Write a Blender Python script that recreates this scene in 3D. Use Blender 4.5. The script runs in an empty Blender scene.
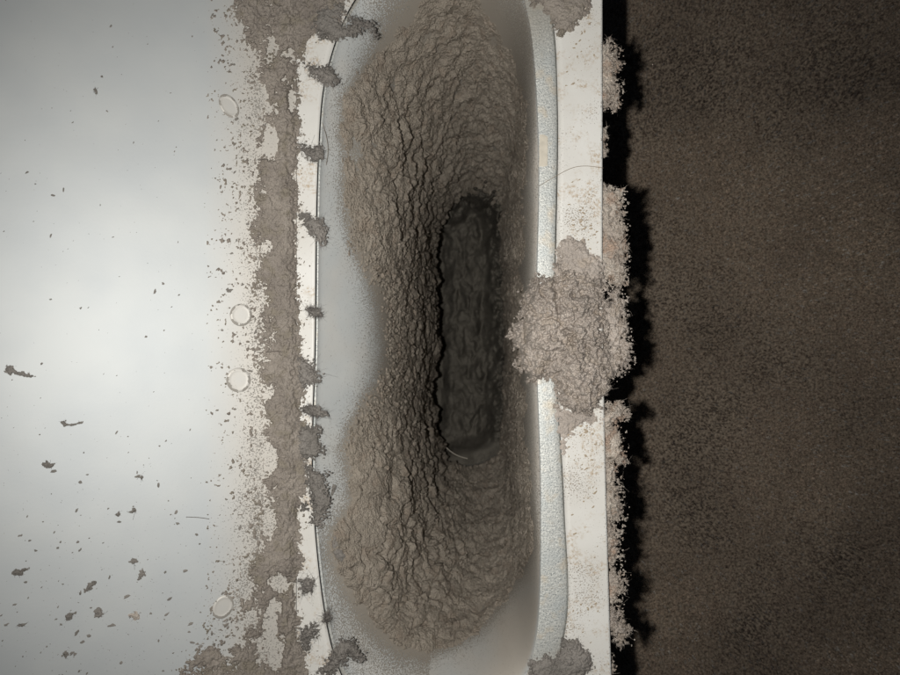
import bpy, math
import numpy as np

# ------------------------------------------------------------------ camera, world, light
S = 1.0 / 3000.0          # one working unit = 1/3 mm
D = 654.0                 # height of the lens above the top of the dryer, in working units
sc = bpy.context.scene
col = sc.collection

cam_d = bpy.data.cameras.new("camera")
cam_d.sensor_width = 36.0
cam_d.lens = 36.0 * D / 900.0
cam_d.clip_start = 0.005
cam_d.clip_end = 30.0
cam_d.dof.use_dof = True
cam_d.dof.focus_distance = (D + 25) * S
cam_d.dof.aperture_fstop = 30.0
cam = bpy.data.objects.new("camera", cam_d)
cam.location = (0, 0, D * S)
col.objects.link(cam)
sc.camera = cam

world = bpy.data.worlds.new("World")
sc.world = world
world.use_nodes = True
world.node_tree.nodes["Background"].inputs[0].default_value = (0.55, 0.72, 1.0, 1)
world.node_tree.nodes["Background"].inputs[1].default_value = 0.012

FLASH_X = -46.0
fl = bpy.data.lights.new("phone_flash", 'SPOT')
fl.energy = 2.65
fl.color = (1.0, 0.985, 0.955)
fl.spot_size = math.radians(128)
fl.spot_blend = 1.0
fl.shadow_soft_size = 0.0016
flo = bpy.data.objects.new("phone_flash", fl)
flo.location = (FLASH_X * S, 0, D * S)
flo.rotation_euler = (0, math.radians(-9), 0)
col.objects.link(flo)

sc.view_settings.view_transform = 'Standard'
sc.view_settings.look = 'None'
sc.view_settings.exposure = 0.0
sc.view_settings.gamma = 1.0
sc.view_settings.use_curve_mapping = False
try:
    sc.cycles.max_bounces = 5
    sc.cycles.diffuse_bounces = 3
except Exception:
    pass

# ------------------------------------------------------------------ numpy noise
rng = np.random.default_rng(11)
_perm = rng.permutation(4096)
_ga = rng.random(4096) * 2 * np.pi
_gx, _gy = np.cos(_ga), np.sin(_ga)
_r1, _r2, _r3 = rng.random(4096), rng.random(4096), rng.random(4096)

def _h(ix, iy):
    return _perm[(_perm[ix & 4095] + iy) & 4095]

def perlin(x, y):
    ix = np.floor(x).astype(np.int64); iy = np.floor(y).astype(np.int64)
    fx = x - ix; fy = y - iy
    u = fx * fx * fx * (fx * (fx * 6 - 15) + 10); v = fy * fy * fy * (fy * (fy * 6 - 15) + 10)
    def g(a, b):
        h = _h(ix + a, iy + b)
        return _gx[h] * (fx - a) + _gy[h] * (fy - b)
    n0 = g(0, 0) * (1 - u) + g(1, 0) * u
    n1 = g(0, 1) * (1 - u) + g(1, 1) * u
    return (n0 * (1 - v) + n1 * v) * 1.5

def fbm(x, y, o=4, gain=0.5, seed=0):
    s = 0; a = 1.0; t = 0
    for k in range(o):
        s = s + a * perlin(x * 2 ** k + 17.3 * k + 31.7 * seed, y * 2 ** k - 9.1 * k + 13.9 * seed)
        t += a; a *= gain
    return s / t

def ridged(x, y, o=4, seed=0):
    s = 0; a = 1.0; t = 0
    for k in range(o):
        s = s + a * (1 - 2 * np.abs(perlin(x * 2 ** k + 5.3 * k + 21.7 * seed, y * 2 ** k - 3.1 * k + 3.9 * seed)))
        t += a; a *= 0.5
    return s / t

def worley(x, y, seed=0):
    ix = np.floor(x).astype(np.int64); iy = np.floor(y).astype(np.int64)
    f1 = np.full(x.shape, 9.0); f2 = np.full(x.shape, 9.0); cid = np.zeros(x.shape)
    for a in (-1, 0, 1):
        for b in (-1, 0, 1):
            h = _h(ix + a + 57 * seed, iy + b + 91 * seed)
            dx = ix + a + _r1[h] - x; dy = iy + b + _r2[h] - y
            d = np.sqrt(dx * dx + dy * dy)
            nr = d < f1
            f2 = np.where(nr, f1, np.minimum(f2, d))
            cid = np.where(nr, _r3[h], cid)
            f1 = np.where(nr, d, f1)
    return f1, f2, cid

def _h3(ix, iy, iz):
    return _perm[(_perm[(_perm[ix & 4095] + iy) & 4095] + iz) & 4095]
_g3 = rng.normal(size=(4096, 3)); _g3 /= np.linalg.norm(_g3, axis=1, keepdims=True)
_gX, _gY, _gZ = _g3.T.copy()

def perlin3(x, y, z):
    ix = np.floor(x).astype(np.int64); iy = np.floor(y).astype(np.int64); iz = np.floor(z).astype(np.int64)
    fx = x - ix; fy = y - iy; fz = z - iz
    u, v, w = (f * f * (3 - 2 * f) for f in (fx, fy, fz))
    def g(a, b, c):
        h = _h3(ix + a, iy + b, iz + c)
        return _gX[h] * (fx - a) + _gY[h] * (fy - b) + _gZ[h] * (fz - c)
    def pl(c):
        return (g(0, 0, c) * (1 - u) + g(1, 0, c) * u) * (1 - v) + (g(0, 1, c) * (1 - u) + g(1, 1, c) * u) * v
    return (pl(0) * (1 - w) + pl(1) * w) * 1.5

def fbm3(x, y, z, o=3, seed=0, rid=False):
    s = 0; a = 1.0; t = 0
    for k in range(o):
        n = perlin3(x * 2 ** k + 17.3 * k + 31.7 * seed, y * 2 ** k - 9.1 * k + 13.9 * seed, z * 2 ** k + 4.7 * k)
        s = s + a * ((1 - 2 * np.abs(n)) if rid else n)
        t += a; a *= 0.5
    return s / t

def worley3(x, y, z, seed=0):
    ix = np.floor(x).astype(np.int64); iy = np.floor(y).astype(np.int64); iz = np.floor(z).astype(np.int64)
    f1 = np.full(x.shape, 9.0); f2 = np.full(x.shape, 9.0); cid = np.zeros(x.shape)
    for a in (-1, 0, 1):
        for b in (-1, 0, 1):
            for c in (-1, 0, 1):
                h = _h3(ix + a + 57 * seed, iy + b + 91 * seed, iz + c)
                d = (ix + a + _r1[h] - x) ** 2 + (iy + b + _r2[h] - y) ** 2 + (iz + c + _r3[h] - z) ** 2
                nr = d < f1
                f2 = np.where(nr, f1, np.minimum(f2, d))
                cid = np.where(nr, _ga[h] / 6.2832, cid)
                f1 = np.where(nr, d, f1)
    return np.sqrt(f1), np.sqrt(f2), cid

def sst(a, b, x):
    t = np.clip((x - a) / (b - a), 0, 1)
    return t * t * (3 - 2 * t)

def sdpoly(px, py, poly):
    """signed distance, positive inside"""
    P = np.asarray(poly, float); Q = np.roll(P, -1, 0)
    d = np.full(px.shape, 1e9); ins = np.zeros(px.shape, bool)
    for (x0, y0), (x1, y1) in zip(P, Q):
        ex, ey = x1 - x0, y1 - y0
        t = np.clip(((px - x0) * ex + (py - y0) * ey) / (ex * ex + ey * ey + 1e-9), 0, 1)
        dd = (px - x0 - t * ex) ** 2 + (py - y0 - t * ey) ** 2
        d = np.minimum(d, dd)
        c = (y0 > py) != (y1 > py)
        if abs(ey) > 1e-9:
            ins ^= c & (px < x0 + (py - y0) * ex / ey)
    d = np.sqrt(d)
    return np.where(ins, d, -d)

def seg(px, py, x0, y0, x1, y1):
    ex, ey = x1 - x0, y1 - y0
    t = np.clip(((px - x0) * ex + (py - y0) * ey) / (ex * ex + ey * ey + 1e-9), 0, 1)
    return np.sqrt((px - x0 - t * ex) ** 2 + (py - y0 - t * ey) ** 2)

# ------------------------------------------------------------------ geometry helpers
def W(px, py, z):
    """point at height z (working units) seen at column px, row py -> metres"""
    px, py, z = np.broadcast_arrays(np.asarray(px, float), np.asarray(py, float), np.asarray(z, float))
    k = (D - z) / D
    return np.stack([(px - 450) * k, (337.5 - py) * k, z], -1) * S

XH, TT = 297.0, 0.53     # crease where the side panel folds up, and its slope
def zleft(px):
    rx = np.asarray(px, float) - 450
    z = ((XH - 450) - rx) * TT / (1 - rx * TT / D)
    return 0.5 * (z + np.sqrt(z * z + 3.0)) - 0.87 * np.exp(-(np.abs(z) / 14))

def zedge(py):            # column of the front edge
    return 603 + 9 * np.clip((np.asarray(py, float) - 300) / 375, 0, 2) ** 1.3

def mk(name, co, faces, mat=None, parent=None, smooth=True, attrs=None):
    me = bpy.data.meshes.new(name)
    co = np.ascontiguousarray(co, dtype=np.float32).reshape(-1, 3)
    faces = np.ascontiguousarray(faces, dtype=np.int32)
    n, k = faces.shape
    me.vertices.add(len(co)); me.vertices.foreach_set("co", co.ravel())
    me.loops.add(n * k); me.loops.foreach_set("vertex_index", faces.ravel())
    me.polygons.add(n)
    me.polygons.foreach_set("loop_start", np.arange(0, n * k, k, dtype=np.int32))
    me.polygons.foreach_set("loop_total", np.full(n, k, dtype=np.int32))
    me.polygons.foreach_set("use_smooth", np.full(n, smooth, dtype=bool))
    if attrs:
        for an, av in attrs.items():
            a = me.attributes.new(an, 'FLOAT', 'POINT')
            a.data.foreach_set("value", np.ascontiguousarray(av, dtype=np.float32).ravel())
    me.update()
    if mat: me.materials.append(mat)
    o = bpy.data.objects.new(name, me)
    col.objects.link(o)
    if parent: o.parent = parent
    return o

def grid_faces(nu, nv, keep=None, wrap=False):
    i = np.arange(nu - (0 if wrap else 1)); j = np.arange(nv - 1)
    I, J = np.meshgrid(i, j, indexing='ij'); I2 = (I + 1) % nu
    f = np.stack([I * nv + J, I * nv + J + 1, I2 * nv + J + 1, I2 * nv + J], -1).reshape(-1, 4)
    if keep is not None:
        kf = keep.ravel()
        f = f[kf[f].any(1)]
    return f

def compact(co, f, attrs=None):
    used = np.zeros(len(co), bool); used[f.ravel()] = True
    idx = np.cumsum(used) - 1
    at = {k: v.ravel()[used] for k, v in attrs.items()} if attrs else None
    return co[used], idx[f], at

def tag(o, label=None, cat=None, group=None, kind=None):
    if label: o['label'] = label
    if cat: o['category'] = cat
    if group: o['group'] = group
    if kind: o['kind'] = kind
    return o

def empty(name, loc=(0, 0, 0)):
    o = bpy.data.objects.new(name, None); o.location = loc; o.empty_display_size = 0.01
    col.objects.link(o)
    return o

def unit(v):
    return v / (np.linalg.norm(v, axis=-1, keepdims=True) + 1e-12)

def fibre_mesh(root, dr, L, rad, curl, r, segs=4):
    """curved hairs; root/dir in metres, L, rad in working units"""
    n = len(root); dr = unit(dr)
    t = np.cross(dr, unit(r.normal(size=(n, 3)))); t = unit(t); b = np.cross(dr, t)
    L = (np.broadcast_to(L, n) * S)[:, None]
    c1 = r.normal(size=(n, 1)) * curl; c2 = r.normal(size=(n, 1)) * curl * 0.6; ph = r.random((n, 1)) * 6.28
    pts = []
    for k in range(segs + 1):
        s = k / segs
        pts.append(root + dr * L * s * (1 - 0.25 * abs(curl) * s) + t * L * (c1 * s * s + 0.12 * curl * np.sin(ph + 5 * s)) + b * L * (c2 * s ** 1.5))
    P = np.stack(pts, 1)
    rr = (np.broadcast_to(rad, n) * S)[:, None]
    V = np.empty((n, segs + 1, 3, 3))
    for q in range(3):
        a = 2 * np.pi * q / 3
        for k in range(segs + 1):
            V[:, k, q] = P[:, k] + (t * math.cos(a) + b * math.sin(a)) * rr * (1.0 - 0.45 * k / segs)
    base = (np.arange(n) * (segs + 1) * 3)[:, None, None]
    k = np.arange(segs)[None, :, None]; q = np.arange(3)[None, None, :]; q2 = (q + 1) % 3
    F = np.stack([base + k * 3 + q, base + k * 3 + q2, base + (k + 1) * 3 + q2, base + (k + 1) * 3 + q], -1).reshape(-1, 4)
    return V.reshape(-1, 3), F

# ------------------------------------------------------------------ materials
class NT:
    def __init__(s, name):
        s.m = bpy.data.materials.new(name); s.m.use_nodes = True
        s.n = s.m.node_tree.nodes; s.l = s.m.node_tree.links
        s.b = s.n["Principled BSDF"]; s.tc = s.n.new("ShaderNodeTexCoord").outputs["Object"]
    def put(s, sock, v):
        if isinstance(v, bpy.types.NodeSocket): s.l.new(v, sock)
        elif isinstance(v, (tuple, list)): sock.default_value = (*v, 1) if len(v) == 3 and sock.type == 'RGBA' else v
        else: sock.default_value = v
    def noise(s, size, detail=3, rough=0.5, stretch=None, dist=0.0):
        """size = feature size in working units"""
        n = s.n.new("ShaderNodeTexNoise"); n.inputs["Scale"].default_value = 1.0 / (size * S)
        n.inputs["Detail"].default_value = detail; n.inputs["Roughness"].default_value = rough
        n.inputs["Distortion"].default_value = dist
        v = s.tc
        if stretch:
            mp = s.n.new("ShaderNodeMapping"); mp.inputs["Scale"].default_value = stretch; s.l.new(v, mp.inputs[0]); v = mp.outputs[0]
        s.l.new(v, n.inputs["Vector"])
        return n.outputs["Fac"]
    def voro(s, size, feat='F1', out="Distance"):
        n = s.n.new("ShaderNodeTexVoronoi"); n.feature = feat; n.inputs["Scale"].default_value = 1.0 / (size * S)
        s.l.new(s.tc, n.inputs["Vector"]); return n.outputs[out]
    def math(s, op, a, b=0.0, c=0.0, clamp=False):
        n = s.n.new("ShaderNodeMath"); n.operation = op; n.use_clamp = clamp
        s.put(n.inputs[0], a); s.put(n.inputs[1], b)
        if len(n.inputs) > 2: s.put(n.inputs[2], c)
        return n.outputs[0]
    def rng(s, v, a, b, c=0.0, d=1.0):
        n = s.n.new("ShaderNodeMapRange"); s.put(n.inputs[0], v)
        for i, x in enumerate((a, b, c, d)): s.put(n.inputs[i + 1], x)
        return n.outputs[0]
    def mix(s, f, a, b):
        n = s.n.new("ShaderNodeMix"); n.data_type = 'RGBA'
        s.put(n.inputs[0], f); s.put(n.inputs[6], a); s.put(n.inputs[7], b); return n.outputs[2]
    def attr(s, name):
        n = s.n.new("ShaderNodeAttribute"); n.attribute_name = name; return n.outputs["Fac"]
    def bump(s, h, dist, strength=1.0):
        n = s.n.new("ShaderNodeBump"); n.inputs["Distance"].default_value = dist * S; n.inputs["Strength"].default_value = strength
        s.put(n.inputs["Height"], h); s.l.new(n.outputs[0], s.b.inputs["Normal"])
    def fin(s, color, rough, metal=0.0, spec=0.5):
        s.put(s.b.inputs["Base Color"], color); s.put(s.b.inputs["Roughness"], rough)
        s.put(s.b.inputs["Metallic"], metal); s.b.inputs["Specular IOR Level"].default_value = spec
        return s.m

def lint_mat(name, c1, c2, c3=None, bumpd=0.9, fleck=0.0):
    t = NT(name)
    big = t.rng(t.noise(30, 3), 0.35, 0.65)
    c = t.mix(big, c1, c2)
    fine = t.rng(t.noise(1.6, 4, 0.65), 0.3, 0.7)
    c = t.mix(t.math('MULTIPLY', fine, 0.35), c, tuple(x * 1.35 for x in c2))
    if c3:
        c = t.mix(t.rng(t.noise(14, 2), 0.52, 0.66), c, c3)
    if fleck:
        c = t.mix(t.math('MULTIPLY', t.rng(t.voro(2.2), 0.16, 0.08), fleck), c, tuple(min(1, x * 2.2) for x in c2))
    h = t.math('ADD', t.noise(2.0, 5, 0.78), t.math('MULTIPLY', t.voro(1.7), 0.5))
    t.bump(h, bumpd * 1.6)
    return t.fin(c, 1.0, spec=0.1)

def fibre_mat(name, c1, c2):
    t = NT(name)
    return t.fin(t.mix(t.rng(t.noise(3, 2), 0.4, 0.6), c1, c2), 0.9, spec=0.15)

DUST = (0.235, 0.205, 0.175)
M_lin = lint_mat("lining_lint", (0.285, 0.246, 0.200), (0.38, 0.33, 0.27), (0.345, 0.288, 0.230), bumpd=2.0, fleck=0.5)
M_deep_shaded = lint_mat("shaded_deep_lint", (0.100, 0.090, 0.074), (0.165, 0.150, 0.124))  # same lint as the lining, darkened: shade of the hole put into the colour
M_band = lint_mat("band_lint", (0.185, 0.160, 0.138), (0.290, 0.255, 0.218), (0.235, 0.205, 0.165), bumpd=0.7)
M_clump = lint_mat("pale_lint", (0.30, 0.262, 0.228), (0.44, 0.388, 0.34), (0.385, 0.33, 0.275), bumpd=0.6, fleck=0.5)
M_grey = lint_mat("grey_lint", (0.150, 0.138, 0.122), (0.235, 0.215, 0.193), bumpd=0.6)
M_pink = lint_mat("pinkish_lint", (0.31, 0.26, 0.22), (0.52, 0.465, 0.40), (0.42, 0.32, 0.25), bumpd=0.9, fleck=0.5)
M_f_lin = fibre_mat("lining_fibre", (0.20, 0.175, 0.145), (0.30, 0.265, 0.22))
M_f_band = fibre_mat("band_fibre", (0.19, 0.165, 0.145), (0.30, 0.265, 0.23))
M_f_pale = fibre_mat("pale_fibre", (0.30, 0.26, 0.225), (0.48, 0.42, 0.36))
M_f_pink = fibre_mat("pinkish_fibre", (0.36, 0.305, 0.255), (0.64, 0.57, 0.49))
M_f_dark = fibre_mat("grey_fibre", (0.10, 0.09, 0.085), (0.20, 0.185, 0.17))

def paint(name, base, tint, dust, rough, fine=1.5, spec=0.5, stains=None, coat=0.0, metal=0.0, peel=0.08, filmc=(0.40, 0.355, 0.30)):
    t = NT(name)
    c = t.mix(t.rng(t.noise(60, 3), 0.35, 0.65), base, tint)
    c = t.mix(t.math('MULTIPLY', t.attr("film"), 0.9, clamp=True), c, filmc)
    if stains:
        col_s, size, thr = stains
        f = t.math('MULTIPLY', t.rng(t.noise(size, 5, 0.6), thr, thr + 0.12), t.rng(t.noise(size * 0.12, 3, 0.7), 0.45, 0.62))
        c = t.mix(f, c, col_s)
    dens = t.attr("dust")
    thr = t.math('SUBTRACT', 0.82, t.math('MULTIPLY', dens, 0.52))
    n = t.noise(fine, 3, 0.65)
    fac = t.math('MULTIPLY', t.math('SUBTRACT', n, thr), 14.0, clamp=True)
    c = t.mix(fac, c, dust)
    r = t.math('ADD', t.math('MULTIPLY', fac, 0.4), rough, clamp=True)
    h = t.math('ADD', t.math('MULTIPLY', t.noise(3.0, 2), peel), t.math('MULTIPLY', fac, 0.5))
    t.bump(h, 0.7)
    m = t.fin(c, r, spec=spec, metal=t.math('MULTIPLY', t.math('SUBTRACT', 1.0, fac), metal) if metal else 0.0)
    t.b.inputs["Coat Weight"].default_value = coat; t.b.inputs["Coat Roughness"].default_value = 0.30
    return m

M_side = paint("white_enamel", (0.445, 0.462, 0.460), (0.475, 0.488, 0.478), (0.27, 0.25, 0.22), 0.60, fine=1.5, spec=0.5, metal=0.30, peel=0.03, filmc=(0.53, 0.485, 0.42))
M_top = paint("warm_white_enamel", (0.62, 0.605, 0.565), (0.56, 0.54, 0.495), (0.36, 0.28, 0.20), 0.45, fine=1.6, spec=0.45,
              stains=((0.42, 0.34, 0.25), 26, 0.50))
M_duct = paint("grey_duct_coating", (0.42, 0.432, 0.422), (0.47, 0.475, 0.455), (0.27, 0.24, 0.20), 0.5, fine=1.3, spec=0.4, filmc=(0.47, 0.425, 0.365))

def galv():
    t = NT("galvanised_steel")
    a = t.rng(t.noise(2.2, 4, 0.7), 0.35, 0.65)
    c = t.mix(a, (0.36, 0.365, 0.345), (0.60, 0.60, 0.555))
    c = t.mix(t.rng(t.noise(26, 2), 0.5, 0.68), c, (0.44, 0.455, 0.435))
    c = t.mix(t.rng(t.noise(1.5, 2, 0.6), 0.54, 0.62), c, (0.25, 0.265, 0.26))
    c = t.mix(t.math('MULTIPLY', t.rng(t.noise(18, 3), 0.56, 0.7), 0.7), c, (0.50, 0.44, 0.345))
    c = t.mix(t.math('MULTIPLY', t.attr("film"), 0.8, clamp=True), c, (0.30, 0.27, 0.22))
    t.bump(t.noise(1.8, 3, 0.6), 0.5)
    return t.fin(c, 0.5, 0.25, 0.5)
M_galv = galv()

def plain(name, c, rough=0.6, spec=0.4, metal=0.0):
    t = NT(name)
    c2 = t.mix(t.rng(t.noise(8, 3), 0.3, 0.7), c, tuple(x * 0.8 for x in c))
    return t.fin(c2, rough, metal, spec)
M_dark = plain("dark_gap", (0.02, 0.02, 0.02))
M_front = paint("front_enamel", (0.60, 0.59, 0.56), (0.5, 0.48, 0.44), (0.20, 0.14, 0.09), 0.45, fine=1.6)
M_tan = plain("tan_tape", (0.56, 0.51, 0.42), 0.7)
M_hair = plain("dark_hair", (0.12, 0.10, 0.085), 0.5)
M_hair2 = plain("brown_hair", (0.22, 0.17, 0.12), 0.5)

# ------------------------------------------------------------------ closed outlines of the duct
def closed_spline(ctrl, n):
    P = np.asarray(ctrl, float); m = len(P)
    s = np.arange(n) / n * m; i = s.astype(int); f = (s - i)[:, None]
    p0, p1, p2, p3 = P[(i - 1) % m], P[i % m], P[(i + 1) % m], P[(i + 2) % m]
    return 0.5 * (2 * p1 + (p2 - p0) * f + (2 * p0 - 5 * p1 + 4 * p2 - p3) * f ** 2 + (3 * p1 - p0 - 3 * p2 + p3) * f ** 3)

CG = [(450,-80),(508,-62),(547,-2),(557,110),(554.5,325),(563,500),(565,625),(530,712),(445,745),(374,715),(333,650),(313.5,500),(315.5,335),(318.5,160),(329,65),(366,-14)]
CM = [(447,-64),(497,-44),(528,15),(539,150),(536.5,330),(541,500),(536,640),(508,698),(442,728),(377,704),(336,648),(316,500),(318,335),(321,160),(331.5,66),(368,-10)]
CH = [(468,190),(488,198),(502,216),(505,265),(507,335),(506,400),(503,444),(489,464),(472,471),(450,467),(437,450),(428,400),(433,340),(430,270),(432,234),(446,208)]
LW = [0.25,0.1,0,0,0,0,0,0,0.15,0.5,0.9,1,1,1,0.9,0.5]   # how shallow the slope starts (left side shallow)

def duct_base(NS, gv):
    G0 = closed_spline(CM, NS); H = closed_spline(CH, NS)
    lw = closed_spline(np.stack([LW, LW], 1), NS)[:, 0]
    g = gv[None, :]
    px = G0[:, 0:1] + (H[:, 0:1] - G0[:, 0:1]) * g
    py = G0[:, 1:2] + (H[:, 1:2] - G0[:, 1:2]) * g
    zl = 115 * g + 485 * g ** 5.5
    zr = 40 * g + 560 * g ** 2.9 + 0 * lw[:, None]
    endk = sst(0.45, 0.8, np.abs(G0[:, 1:2] - 335) / 400); zr = zr * (1 - endk) + 600 * g ** 1.5 * endk
    z = -(zl * lw[:, None] + zr * (1 - lw[:, None]))
    z = z - 1.5 * (1 - np.exp(-g * 60))
    return px, py, z, lw

# ------------------------------------------------------------------ the dryer
dryer = tag(empty("clothes_dryer"), "white enamelled clothes dryer body with its open lint filter slot seen from above", "dryer")

# side panel: folds up to the left of the crease
u = np.concatenate([np.linspace(-90, 190, 90), np.linspace(192, 296.2, 110)]); v = np.linspace(-90, 765, 400)
PX, PY = np.meshgrid(u, v, indexing='ij')
z = zleft(PX) + 0.35 * fbm(PX / 90, PY / 90, 2, seed=3)
Wc = W(PX, PY, z)
sp = sst(198, 262, PX)
Lb = np.interp(PY, [-40, 0, 40, 90, 180, 300, 560, 600, 640, 710], [230, 236, 243, 258, 250, 262, 256, 237, 214, 175])
dens = 0.12 + 0.10 * sst(-28, 6, PX - Lb) - 0.16 * sst(0, 10, PX - Lb) + 0.42 * sp * (0.75 + 0.5 * fbm(PX / 30, PY / 30, 3, seed=5)) + 0.12 * sst(330, 640, PY) * sst(20, 200, PX + 60)
film = 0.14 * sst(203, 214, PX + 1.5 * fbm(PX / 9, PY / 9, 2)) + 0.8 * sst(206, 262, PX)
side = mk("side_panel", Wc.reshape(-1, 3), grid_faces(len(u), len(v))[:, ::-1], M_side, dryer, attrs={"dust": dens, "film": film * 0.9})

# top sheet: everything flat between the crease, the slot and the front edge
NS = 720
G = closed_spline(CG, NS)
tan = np.roll(G, -1, 0) - np.roll(G, 1, 0); nrm = np.stack([tan[:, 1], -tan[:, 0]], 1); nrm /= np.linalg.norm(nrm, axis=1, keepdims=True)
cen = np.array([437., 335.])
if ((G - cen) * nrm).sum() < 0: nrm = -nrm
gapw = 0.9 + 0.25 * fbm(np.arange(NS) / 30., np.zeros(NS), 2)
Go = G + nrm * (gapw * np.where(G[:, 0] < 450, 0.85, 1.1))[:, None]
# rectangle targets
L_, R_, T_, B_ = XH - 0.3, 0, -110., 790.
tgt = np.empty_like(Go)
for i, (x, y) in enumerate(Go):
    dx, dy = x - cen[0], y - cen[1]
    if abs(dx) * 3.2 > abs(dy):
        yy = cen[1] + (y - cen[1]) * 1.13
        tgt[i] = (L_ if dx < 0 else zedge(np.clip(yy, -110, 790)) - 2.2, np.clip(yy, T_, B_))
    else:
        yy = T_ if dy < 0 else B_
        xr = cen[0] + dx * 1.45
        tgt[i] = (np.clip(xr, L_, 600.8), yy)
ks = np.array([-2, -1, 0, 0.15, 0.3, 0.45, 0.6, 0.7, 0.8, 0.9, 1.0])
rows = []
for k in ks:
    if k < 0: p = W(Go[:, 0], Go[:, 1], -6.0 if k == -2 else -0.5)
    else: q = Go + (tgt - Go) * k; p = W(q[:, 0], q[:, 1], 0.0)
    rows.append(p)
co = np.stack(rows, 1)
ax = co[..., 0] / S + 450; ay = 337.5 - co[..., 1] / S
dens = 0.30 + 0.30 * fbm(ax / 40, ay / 40, 3, seed=8) - 0.05 * (ax < 320) + 0.2 * np.exp(-((ax - 575) / 20) ** 2) * (np.exp(-((ay - 225) / 28) ** 2) + np.exp(-((ay - 455) / 35) ** 2) + np.exp(-((ay - 610) / 40) ** 2))
topm = mk("top_panel", co.reshape(-1, 3), grid_faces(NS, len(ks), wrap=True), M_top, dryer,
          attrs={"dust": dens, "film": np.zeros_like(dens)})

# rounded front edge and the wall below it
yy = np.linspace(-110, 790, 300); prof = [(-2.2, 0.0), (-1.4, -0.15), (-0.7, -0.65), (-0.2, -1.4), (0, -2.4), (0, -6), (-1.2, -7.5), (-1.6, -9), (-1.6, -60), (-1.6, -835)]
ex = zedge(yy) - 450
co = np.stack([np.stack([(ex + a) * S, (337.5 - yy) * S, np.full_like(yy, b) * S], 1) for a, b in prof], 1)
mk("front_wall", co.reshape(-1, 3), grid_faces(len(yy), len(prof))[:, ::-1], M_front, dryer, attrs={"dust": np.full(co.shape[:2], 0.45), "film": np.array([0, 0, 0.0, 0.1, 0.5, 0.9, 0.9, 0.8, 0.5, 0.4])[None, :] + 0.3 * fbm(yy / 14, yy / 9, 3)[:, None]})
# far sides that close the body against the carpet
bx = [(-330, 740, -838), (-330, -860, -838), (150, -860, -838), (150, 740, -838)]
lo = np.array(bx, float); hi = lo.copy(); hi[:, 2] = -834
mk("lower_cabinet", np.concatenate([lo, hi]) * S, np.array([[0, 1, 5, 4], [1, 2, 6, 5], [3, 0, 4, 7], [0, 3, 2, 1], [4, 5, 6, 7]]), M_front, dryer, smooth=False,
   attrs={"dust": np.zeros(8), "film": np.zeros(8)})

# galvanised rim: flat flange between the seam and the duct mouth
Gi = G - nrm * (gapw * 0.45)[:, None]; Mo = closed_spline(CM, NS)
rr = [(-0.05, -5.0), (0.0, -0.5), (0.04, 0.0), (0.3, 0.15), (0.6, 0.1), (0.9, 0.0), (1.0, -0.4)]
co = np.stack([W(*(Gi + (Mo - Gi) * k).T, zz) for k, zz in rr], 1)
film = sst(60, -5, Gi[:, 1])[:, None] * 0.8 + sst(600, 690, Gi[:, 1])[:, None] * 0.6 + np.zeros((1, len(rr)))
mk("galvanised_rim", co.reshape(-1, 3), grid_faces(NS, len(rr), wrap=True)[:, ::-1], M_galv, dryer, attrs={"film": film})

# duct wall
LINT = [(432,-30),(418,12),(392,40),(372,62),(352,84),(342,100),(343,118),(340,134),(344,155),(343,185),(346,215),(352,240),(366,262),
        (374,276),(384,306),(390,350),(384,385),(370,400),(362,416),(350,428),(343,450),(350,478),(352,505),(336,530),(333,548),(340,568),(350,590),(364,612),(382,634),(402,648),
        (430,654),(452,646),(478,630),(500,606),(522,572),(533,545),(533,510),(529,480),(525,450),(524,420),(523,350),(523,270),(523,225),(524,180),(526,120),
        (523,90),(515,62),(500,38),(488,18),(482,-5),(478,-30)]
gv = np.linspace(0, 1, 200); NSd = 720
px, py, z, lw = duct_base(NSd, gv)
sd = sdpoly(px, py, LINT)
dens = 0.30 + 0.50 * np.exp(-np.maximum(0, -sd) / 11) + 0.42 * sst(330, 400, px) * sst(110, 20, py) + 0.25 * sst(400, 620, py) * (px < 430)
dens = dens + 0.26 * np.exp(-np.maximum(0, -sd) / 34) * sst(335, 370, px) * (px < 430) * sst(215, 250, py) * sst(455, 420, py)
film = 0.75 * sst(455, 520, px) + 0.12 * np.exp(-np.maximum(0, -sd) / 12) + 0.25 * sst(560, 660, py) + 0.05 + 0.45 * fbm(px / 30, py / 40, 4, seed=2)
film = film * sst(0.0, 0.06, gv)[None, :]
dco = W(px, py, z)
mk("lint_duct", dco.reshape(-1, 3), grid_faces(NSd, len(gv), wrap=True)[:, ::-1], M_duct, dryer, attrs={"dust": dens, "film": np.clip(film, 0, 1)})
# lower chamber wall under the hole
H = closed_spline(CH, 360); zz = np.linspace(-602, -828, 12); k0 = (D + 602) / D
co = np.stack([np.stack([(H[:, 0] - 450) * k0 - 24 * sst(0, .2, i / 11) * sst(470, 445, H[:, 0]) + 12 * sst(480, 500, H[:, 0]), (337.5 - H[:, 1]) * k0, np.full(360, q)], 1) * S for i, q in enumerate(zz)], 1)
mk("duct_throat", co.reshape(-1, 3), grid_faces(360, 12, wrap=True)[:, ::-1], M_duct, dryer, attrs={"dust": np.full(co.shape[:2], 0.6), "film": np.full(co.shape[:2], 0.6)})

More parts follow.
